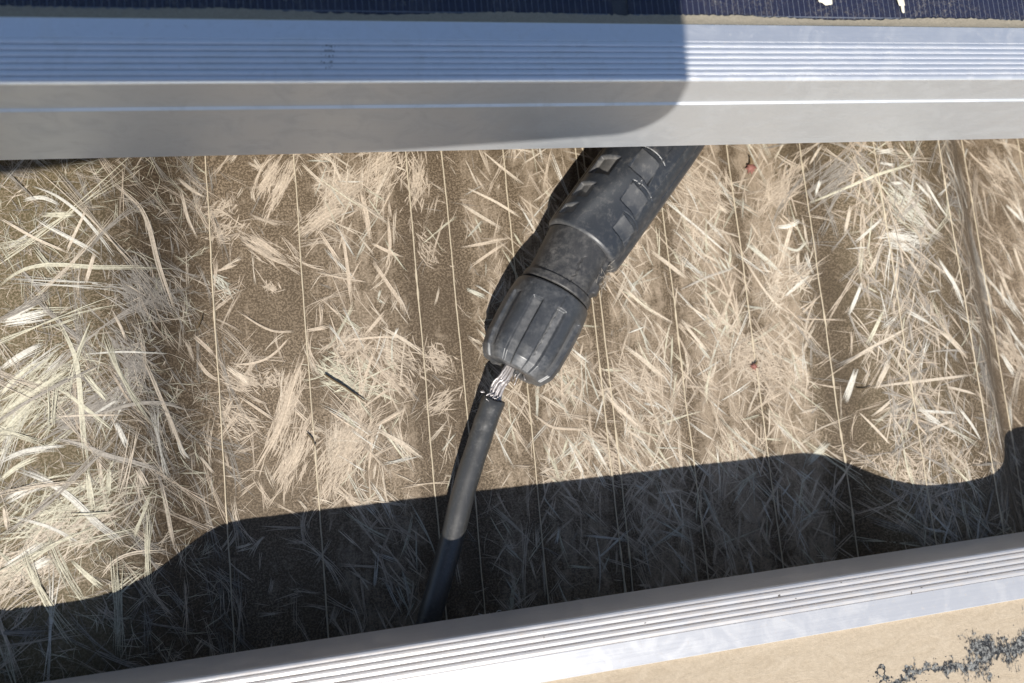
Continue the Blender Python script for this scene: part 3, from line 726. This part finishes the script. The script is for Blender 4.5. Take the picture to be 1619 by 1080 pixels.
# ------------------------------------------------------------------ connector and cable
conn = empty('cable_connector', (33.35, 11.14, 0.0), 'black plastic solar cable connector with a stripped cable hanging out by its bare wires', 'connector')
CO = np.array([33.35, 11.14, 0.0])
def loft(name, origin, axis, length, nu, nt_, rfun, mat, sx=1.0, sz=1.0, inner0=None, inner1=None, parent=None, dfun=None, smooth=True):
    """surface r(u, theta) round an axis; theta = 0 faces straight up, positive to the right of the axis"""
    axis = np.array(axis, float); axis /= np.linalg.norm(axis)
    right = np.cross(axis, [0, 0, 1.]); right /= np.linalg.norm(right); upv = np.cross(right, axis)
    u = np.linspace(0, length, nu); th = np.linspace(-math.pi, math.pi, nt_, endpoint=False)
    U, TH = np.meshgrid(u, th, indexing='ij')
    R_ = rfun(U, TH)
    rows = []
    if inner0 is not None:
        for k, fr_ in ((inner0[1], inner0[0]), (0.0, inner0[0])): rows.append((np.full(nt_, k), np.full(nt_, fr_)))
    for i in range(nu): rows.append((U[i], R_[i]))
    if inner1 is not None:
        for k, fr_ in ((length, inner1[0]), (length-inner1[1], inner1[0])): rows.append((np.full(nt_, k), np.full(nt_, fr_)))
    P = []
    for uu, rr in rows:
        P.append(origin+uu[:, None]*axis+(rr*np.sin(th)*sx)[:, None]*right+(rr*np.cos(th)*sz)[:, None]*upv)
    P = np.array(P); nr = len(rows)
    I, J = np.meshgrid(np.arange(nr-1), np.arange(nt_), indexing='ij')
    q = np.stack([I*nt_+J, I*nt_+(J+1) % nt_, (I+1)*nt_+(J+1) % nt_, (I+1)*nt_+J], -1).reshape(-1, 4)
    dc = np.zeros((nr, nt_, 3))
    if dfun is not None:
        k0 = 2 if inner0 is not None else 0
        dc[k0:k0+nu] = dfun(U, TH)[..., None]
    o = fast_mesh(name, P.reshape(-1, 3)-CO, q, mat, parent or conn, smooth, dc.reshape(-1, 3))
    return o

def sstep(x, a, b): 
    t_ = np.clip((x-a)/(b-a), 0, 1); return t_*t_*(3-2*t_)
def box(x, a, b, e): return sstep(x, a-e, a+e)*(1-sstep(x, b-e, b+e))

A0 = math.radians(55.6); AX0 = np.array([math.cos(A0), math.sin(A0), 0.012])
A1 = math.radians(48.5); AX1 = np.array([math.cos(A1), math.sin(A1), 0.0])
P0 = np.array([33.35, 11.14, 10.0])

def r_nut(u, th):
    r = np.interp(u, [0, .15, 1.3, 2.2, 5, 10, 15, 18.4, 19.6, 20.0], [7.2, 7.5, 8.35, 8.95, 9.45, 9.65, 9.6, 9.3, 9.05, 8.6])
    n = 10
    ph = (th*n/(2*math.pi)+0.15) % 1.0
    slot = box(ph, 0.30, 0.70, 0.035)*box(u, -1, 15.6, 0.30)
    r = r-0.62*slot
    r = r+0.10*np.cos(th*n+0.94)*(1-sstep(u, 14, 17))          # slightly faceted
    r = r-0.28*box(th, 0.135+0.012*np.sin(u*1.9)+0.008*np.sin(u*4.7), 0.165+0.012*np.sin(u*1.9)+0.008*np.sin(u*4.7), 0.012)*box(u, 4, 19, .4)
    return r
nut = loft('gland_nut', P0, AX0, 20.0, 140, 420, r_nut, M_NUT, inner0=(3.3, 6.0), inner1=(7.2, 1.0),
           dfun=lambda u, th: 0.42*box((th*10/(2*math.pi)+0.15) % 1.0, 0.34, 0.66, 0.03)*box(u, 2.0, 15.2, .3)+0.25*(1-sstep(u, .8, 2.4)))

PC = P0+AX0*19.7
def r_collar(u, th):
    r = np.interp(u, [0, .5, .7, .9, 1.2, 2.6, 2.9, 6, 12, 14.2], [7.0, 7.0, 8.35, 8.55, 8.6, 8.5, 8.05, 8.0, 8.15, 8.2])
    wv = 0.10+0.03*np.sin(u*1.4)+0.02*np.sin(u*3.9+1)
    r = r-0.30*box(th, wv, wv+0.045, 0.016)*box(u, 2.5, 9.5, .5)
    r = r-0.30*box(th, 0.86, 0.93, 0.02)*box(u, 3, 13, .3)
    r = r+0.45*box(th, 0.98, 1.35, 0.05)*box(u, 4.0, 14, .5)      # latch arm down the right flank
    r = r+0.55*box(th, 1.02, 1.30, 0.05)*box(u, 4.3, 6.6, .3)
    return r
loft('collar', PC, AX0, 14.2, 110, 360, r_collar, M_COLLAR, inner0=(5.0, .5))

PH = P0+AX0*33.2+np.array([0.35, -0.2, 0.0])
def latch_pockets(u, th):
    return ((box(th, -1.22, -0.62, .02)*box(u-(th+.9)*1.2, 15.0, 20.4, .10), 1.15),
            (box(th, -1.25, -0.76, .02)*box(u-(th+.9)*1.0, 8.0, 12.2, .10), 1.05),
            (box(th, -1.25, -0.84, .02)*box(u-(th+.9)*2.5, 3.2, 5.9, .10), 0.9))
def grip_scoops(u, th):
    out = []
    for uc, tc, L, w_ in ((22.0, 0.02, 5.6, .33), (13.9, 0.33, 5.2, .33), (7.0, 0.58, 4.2, .30)):
        a = (th-tc); uu = u-uc+0.9*a*4*np.abs(a)
        m_ = box(a, -w_, w_*(1-.25*np.clip(uu/L, -.5, .5)), .025)*box(uu, -L*.5, L*.5, .10)
        arc = u-uc-L*.5-1.3+4.0*a*a
        out.append((m_, np.clip((uu+L*.5)/L, 0, 1), box(arc, -.10, .10, .10)*box(a, -w_*1.1, w_*1.35, .05)))
    return out
def dust_body(u, th):
    d = 0
    for m_, dp in latch_pockets(u, th): d = d+0.95*m_
    for m_, sl, arc in grip_scoops(u, th): d = d+m_*(0.03+0.16*box(sl, .40, .98, .1))
    return np.clip(d+0.35*(1-sstep(u, .1, .9)), 0, 1)
def r_body(u, th):
    r = np.interp(u, [0, .25, .8, 2, 20, 34, 44, 50, 54, 55], [8.3, 8.95, 9.25, 9.35, 9.45, 9.5, 9.2, 8.4, 7.6, 7.2])
    r = r*(1-0.035*np.cos(2*th))                                   # a little flattened
    # three cut-outs of the latch down the left flank, flat floored
    for m_, dp in latch_pockets(u, th): r = r-dp*m_
    r = r-0.22*box(th, -1.40, -1.36, .02)*box(u, 2, 40, .3)
    # grip scoops with curved heads
    for m_, slope, arc in grip_scoops(u, th):
        r = r-(1.0-1.45*slope)*m_-0.30*arc
    # arrow mark
    ta, ua = (th-0.17)*9.4, u-17.6
    tri = box(np.abs(ta)+(ua*0.55), -5, 0.62, .05)*box(ua, -0.55, 0.9, .06)
    r = r-0.35*tri
    # long ridges and grooves on the right flank
    r = r+0.16*box(th, .66, .69, .012)*box(u, 17.5, 50, .6)
    r = r-0.22*box(th, .30, .325, .012)*box(u, 25.5, 50, .4)
    r = r-0.25*box(th, 1.02, 1.05, .015)*box(u, 20, 50, .5)
    r = r+0.35*box(th, 1.15, 1.75, .10)*box(u, 0, 50, 1.0)
    return r
loft('housing', PH, AX1, 55.0, 400, 520, r_body, M_HOUSING, sz=0.98, inner0=(7.6, 1.0), inner1=(3.0, 2.0), dfun=dust_body, smooth=False)

def tube(name, pts, rad, mat, nseg=20, parent=None, caps=True, jitter=0.0, ret=False):
    pts = np.array(pts, float); n_ = len(pts)
    rad = np.broadcast_to(np.asarray(rad, float), (n_,))
    T = np.gradient(pts, axis=0); T /= np.linalg.norm(T, axis=1, keepdims=True)+1e-12
    ref = np.array([0, 0, 1.0]) if abs(T[0][2]) < .9 else np.array([1.0, 0, 0])
    P = []
    for i in range(n_):
        s_ = np.cross(T[i], ref); s_ /= np.linalg.norm(s_); u_ = np.cross(s_, T[i])
        a = np.linspace(0, 2*math.pi, nseg, endpoint=False)
        rr = rad[i]*(1+jitter*rng.normal(0, 1, nseg))
        P.append(pts[i]+(np.cos(a)*rr)[:, None]*s_+(np.sin(a)*rr)[:, None]*u_)
    v = np.concatenate(P).tolist()
    f = [(i*nseg+j, (i+1)*nseg+j, (i+1)*nseg+(j+1) % nseg, i*nseg+(j+1) % nseg) for i in range(n_-1) for j in range(nseg)]
    if caps: f += [tuple(range(nseg)), tuple(range((n_-1)*nseg, n_*nseg))[::-1]]
    if ret: return v, f
    return mesh_obj(name, np.array(v)-(CO if parent is conn else 0), f, mat, parent, True)

def spline(pts, n_):
    """Catmull-Rom through pts"""
    pts = np.array(pts, float); P = np.vstack([2*pts[0]-pts[1], pts, 2*pts[-1]-pts[-2]]); out = []
    seg = len(pts)-1
    for k in range(n_):
        t_ = k/(n_-1)*seg; i = min(int(t_), seg-1); t_ -= i
        p0, p1, p2, p3 = P[i:i+4]
        out.append(0.5*((2*p1)+(-p0+p2)*t_+(2*p0-5*p1+4*p2-p3)*t_*t_+(-p0+3*p1-3*p2+p3)*t_**3))
    return np.array(out)

cab = [(28.35, 4.5, 9.3), (26.3, 0.2, 9.0), (24.41, -4.17, 8.7), (20.39, -13.49, 8.5), (16.6, -24., 8.4), (13.9, -31, 8.2), (11.0, -38.5, 7.6), (7, -50, 5.5), (2, -66, 3.4), (-4, -90, 3.2), (-9, -130, 3.2), (-6, -190, 3.2)]
cp = spline(cab, 170)
rad = np.full(170, 2.62)+0.035*np.sin(np.arange(170)*0.5)
rad[:2] = (2.1, 2.5)
cable = tube('cable_jacket', cp, rad, M_RUBBER, 40, conn)
# ragged torn lip of the jacket
v, f = [], []
ns = 44
ax_c = cp[0]-cp[4]; ax_c /= np.linalg.norm(ax_c)
s_ = np.cross(ax_c, [0, 0, 1.]); s_ /= np.linalg.norm(s_); u_ = np.cross(s_, ax_c)
for k in range(ns):
    a = 2*math.pi*k/ns
    d = math.cos(a)*s_+math.sin(a)*u_
    hgt = 0.35+0.75*abs(math.sin(a*1.5+.6))*random.uniform(.3, 1.0)
    for rr, hh in ((2.66, -1.5), (2.70, hgt*.5), (2.45+random.uniform(-.15, .2), hgt), (2.1, hgt*.5), (2.1, -.3)):
        v.append(cp[0]+d*rr+ax_c*hh-CO)
f = [(k*5+j, ((k+1) % ns)*5+j, ((k+1) % ns)*5+j+1, k*5+j+1) for k in range(ns) for j in range(4)]
mesh_obj('torn_lip', v, f, M_RUBBER, cable, True)
# second cable leaving the far end of the connector, out of sight below the panel
E1 = PH+AX1*54
tube('rear_cable', spline([E1-AX1*2, E1+AX1*12, E1+AX1*40+np.array([8, 6, -5]), E1+np.array([60, 90, -7.2]), E1+np.array([110, 190, -7.2])], 60), 2.7, M_RUBBER, 24, conn)
# bare strands bridging nut and jacket
wire_a = P0+np.array([-1.0, 0.3, -.1])+AX0*1.5
wire_b = cp[3]
core = empty('bare_conductor', (0, 0, 0)); core.parent = conn
ctr = spline([wire_a, P0+np.array([-2.2, -1.6, .1]), (wire_a+wire_b)/2+np.array([-.5, .1, .25]), cp[0]+ax_c*.9+np.array([.1, 0, .2]), wire_b], 26)
rr_ = np.random.default_rng(5)
for k in range(17):
    a0 = k*2.4; rb = 1.15*math.sqrt((k+.5)/17)
    path = []
    for i, c in enumerate(ctr):
        t_ = i/25
        a = a0+t_*1.6
        flat_ = 1.0+0.35*math.sin(math.pi*t_)
        path.append(c+s_*math.cos(a)*rb*flat_+u_*math.sin(a)*rb*0.85+rr_.normal(0, .05, 3))
    tube('wire_strand', np.array(path)-CO, 0.235+0.05*rr_.random(), M_COPPER, 8, core, False)
# short broken strands: bent hairs at the nut, a crumpled tuft at the jacket
for k in range(9):
    st = P0+AX0*.3+np.array([1.2+rr_.normal(0, .9), -.7+rr_.normal(0, .6), .6+rr_.normal(0, .5)])
    en = st+np.array([rr_.normal(-.6, .7), rr_.normal(-1.7, .5), rr_.normal(.2, .5)])
    md = (st+en)/2+rr_.normal(0, .35, 3)
    tube('wire_strand', spline([st, md, en], 7)-CO, 0.09, M_COPPER if k % 2 else M_DIRT, 6, core)
for k in range(16):
    st = cp[0]+ax_c*rr_.uniform(.2, 1.6)+s_*rr_.normal(0, .95)+u_*rr_.uniform(.3, 1.9)
    en = st+rr_.normal(0, .75, 3); md = (st+en)/2+rr_.normal(0, .45, 3)
    tube('wire_strand', spline([st, md, en], 7)-CO, rr_.uniform(.10, .22), M_COPPER, 6, core)

# wisps of glass fibre caught where latch and collar meet
hold = PC+AX0*9.5; rt = np.cross(AX0, [0, 0, 1.]); rt /= np.linalg.norm(rt)
v, f = [], []
for k in range(34):
    st = hold+rt*rr_.uniform(5.5, 8.6)+AX0*rr_.normal(0, 2.2)+np.array([0, 0, rr_.uniform(2.0, 6.0)])
    en = st+AX0*rr_.normal(0, 1.6)+rt*rr_.normal(.2, 1.2)+np.array([0, 0, rr_.normal(0, .6)])
    vv, ff = tube('w', spline([st, (st+en)/2+rr_.normal(0, .4, 3), en], 6)-CO, .05, None, 4, ret=True)
    b0 = len(v); v += vv; f += [tuple(b0+i for i in q_) for q_ in ff]
wisp = mesh_obj('caught_fibres', v, f, plain('dull fibre', (0.30, 0.27, 0.23), 0.8), conn); wisp['kind'] = 'stuff'

# ------------------------------------------------------------------ litter on the sheet
def twig(pts, r, label):
    P = [on_sheet(*p) for p in pts]
    P = spline(np.array(P)+np.array([[0, 0, r*0.9+.45]]), 16)
    root = P[0].copy(); n_ = len(P)
    rad_ = np.interp(np.linspace(0, 1, n_), [0, .05, .5, .9, 1], [.6, .9, 1, .6, .3])*r
    v, f = tube('twig', P, rad_, M_TWIG, 7, ret=True, jitter=.12)
    o = mesh_obj('twig', np.array(v)-root, f, M_TWIG, None, True); o.location = Vector(root)*MM
    tag(o, label, 'twig')
twig([(513, 592), (528, 602), (545, 612), (560, 623), (577, 635)], 0.25, 'dark curved twig lying on pale fibres left of the cable')
twig([(485, 685), (493, 694), (499, 706)], 0.16, 'tiny dark twig by a thread, below and left of the larger twig')
twig([(1352, 614), (1364, 615), (1376, 611)], 0.15, 'short dark straw on the right rib of the roof sheet')
twig([(313, 520), (318, 508), (321, 498)], 0.18, 'hair thin dark stalk on the bare brown strip at left')

def bud(px, py, s, turn, label):
    p = on_sheet(px, py)
    root = empty('dried_bud', (p[0], p[1], p[2]+.35), label, 'bud', 'dried red buds')
    root.rotation_euler = (0.15, 0.1, turn)
    v, f = [], []
    n_ = 10; prof = [(0.0, .05), (.75, .1), (1.0, .35), (.8, .7), (.45, .9), (.0, 1.0)]
    for i, (r, h) in enumerate(prof):
        for k in range(n_):
            a = 2*math.pi*k/n_; rr = r*(1+.22*math.cos(a*5))*s
            v.append((rr*math.cos(a), rr*math.sin(a)*.85, h*s*.9))
    f = [(i*n_+k, i*n_+(k+1) % n_, (i+1)*n_+(k+1) % n_, (i+1)*n_+k) for i in range(len(prof)-1) for k in range(n_)]
    mesh_obj('bud_body', v, f, M_RED, root, True)
    for k in range(5):
        a = math.pi*(1.05+k*.235)+random.uniform(-.1, .1); L = s*random.uniform(1.2, 1.7)
        c, q_ = math.cos(a), math.sin(a)
        v = [(c*.7*s-q_*.32*s, q_*.7*s+c*.32*s, .25*s), (c*.7*s+q_*.32*s, q_*.7*s-c*.32*s, .25*s), (c*L, q_*L, .12*s), (c*.75*s, q_*.75*s, .55*s)]
        mesh_obj('sepal', v, [(0, 1, 3), (1, 2, 3), (2, 0, 3), (0, 2, 1)], M_RED, root)
    P = spline([(0, .6*s, .5*s), (0.05*s, 1.3*s, .55*s), (-.05*s, 2.1*s, .5*s)], 8)
    v, f = tube('stalk', P, np.linspace(.42, .12, 8)*s, M_STEM, 8, ret=True)
    mesh_obj('stalk', v, f, M_STEM, root, True)
bud(1185, 266, 1.30, 0.1, 'small red dried bud with a pointed stalk, right of the connector under the upper frame')
bud(1191, 579, 0.80, -0.5, 'smaller red speck of a bud lower down, beside a pale thread')

def dropping(px, py, sx, sy, seed, label):
    p = at_z(px, py, 57.95-1.05)
    r_ = np.random.default_rng(seed)
    nr, na = 9, 40; v, f = [], []
    ph = r_.uniform(0, 6, 4)
    zb = 57.95-1.05+0.01415*(p[0]-50)
    for i in range(nr):
        q_ = i/(nr-1)
        for k in range(na):
            a = 2*math.pi*k/na
            edge = 1+.18*math.sin(3*a+ph[0])+.12*math.sin(5*a+ph[1])+.08*math.sin(9*a+ph[2])
            r = q_*edge
            h = (1-q_**2.2)*.75*min(sx, sy)+r_.normal(0, .05)*(1-q_)
            v.append((r*sx*math.cos(a), r*sy*math.sin(a), max(h, 0)*.6+.02))
    f = [(i*na+k, (i+1)*na+k, (i+1)*na+(k+1) % na, i*na+(k+1) % na) for i in range(nr-1) for k in range(na)]
    o = mesh_obj('bird_dropping', v, f, M_DROP, None, True); o.location = (p[0]*MM, p[1]*MM, zb*MM)
    tag(o, label, 'bird dropping', 'bird droppings on the upper panel')
dropping(1303, -4, 2.1, 1.7, 3, 'round whitish bird dropping on the upper solar panel, cut by the top edge')
dropping(1420, 4, .75, 2.2, 4, 'thin streak of whitish bird dropping right of the round one, top edge')

# tuft of lint caught under the lower frame
p = on_sheet(780, 972)
lint = []
for k in range(26):
    a = rr_.uniform(0, math.pi); L = rr_.uniform(.8, 3.0)
    st = np.array([rr_.normal(0, 1.1), rr_.normal(0, .5), rr_.uniform(.1, .5)])
    en = st+np.array([math.cos(a)*L, math.sin(a)*L*.5, rr_.uniform(0, 1.2)])
    lint.append(tube('lint', spline([st, (st+en)/2+rr_.normal(0, .3, 3), en], 6), .07, None, 4, ret=True))
v, f = [], []
for vv, ff in lint:
    b0 = len(v); v += vv; f += [tuple(b0+i for i in q_) for q_ in ff]
o = mesh_obj('lint_tuft', v, f, M_WHITEFLECK, None); o.location = (p[0]*MM, (p[1]-.5)*MM, p[2]*MM)
tag(o, 'small white lint tuft at the foot of the lower frame near the cable', 'lint')

# ------------------------------------------------------------------ the phone that takes the picture: it shades the upper frame
ph = empty('smartphone', CAM, 'black smartphone held above the panels, its shadow on the upper frame', 'phone')
PM = M.copy(); PM.translation = Vector(CAM)*MM
ph.matrix_world = PM @ Matrix.Rotation(math.radians(3.0), 4, 'Z')
def rounded(x0, x1, y0, y1, r, z0, z1, bev, name, mat, parent, n_=10):
    out = []
    for (cx_, cy_, a0) in ((x1-r, y1-r, 0), (x0+r, y1-r, 90), (x0+r, y0+r, 180), (x1-r, y0+r, 270)):
        for k in range(n_+1):
            a = math.radians(a0+90*k/n_); out.append((cx_, cy_, math.cos(a), math.sin(a)))
    lay = ((r-bev, z0), (r-bev*.3, z0+bev*.3), (r, z0+bev), (r, z1-bev), (r-bev*.3, z1-bev*.3), (r-bev, z1))
    v = [(c[0]+c[2]*rr, c[1]+c[3]*rr, z) for rr, z in lay for c in out]; m_ = len(out)
    f = [(i*m_+k, i*m_+(k+1) % m_, (i+1)*m_+(k+1) % m_, (i+1)*m_+k) for i in range(len(lay)-1) for k in range(m_)]
    f += [tuple(range(m_))[::-1], tuple(range(5*m_, 6*m_))]
    return mesh_obj(name, v, f, mat, parent)
# camera looks along -z of this frame: the phone's back is at z = +2, its screen behind
rounded(-133, 26.3, -56.3, 19, 12, 2.6, 10.8, 1.6, 'phone_body', M_PHONE, ph)
rounded(-130, 26, -54, 16, 9, 10.81, 11.0, .05, 'screen', M_SCREEN, ph)
for (lx, ly) in ((0, 0), (0, -19), (-19, 0)):
    v, f = [], []
    for r, z in ((8, 2.7), (8, 1.5), (7.2, 1.2), (6.6, 1.2), (6.2, 2.0), (1.5, 2.2)):
        for k in range(28): v.append((lx+r*math.cos(k*math.pi/14), ly+r*math.sin(k*math.pi/14), z))
    f = [(i*28+k, i*28+(k+1) % 28, (i+1)*28+(k+1) % 28, (i+1)*28+k) for i in range(5) for k in range(28)]
    mesh_obj('lens_ring', v, f, M_PHONE, ph)

# ------------------------------------------------------------------ render
scene.render.engine = 'CYCLES'
scene.cycles.max_bounces = 8
scene.cycles.transparent_max_bounces = 12
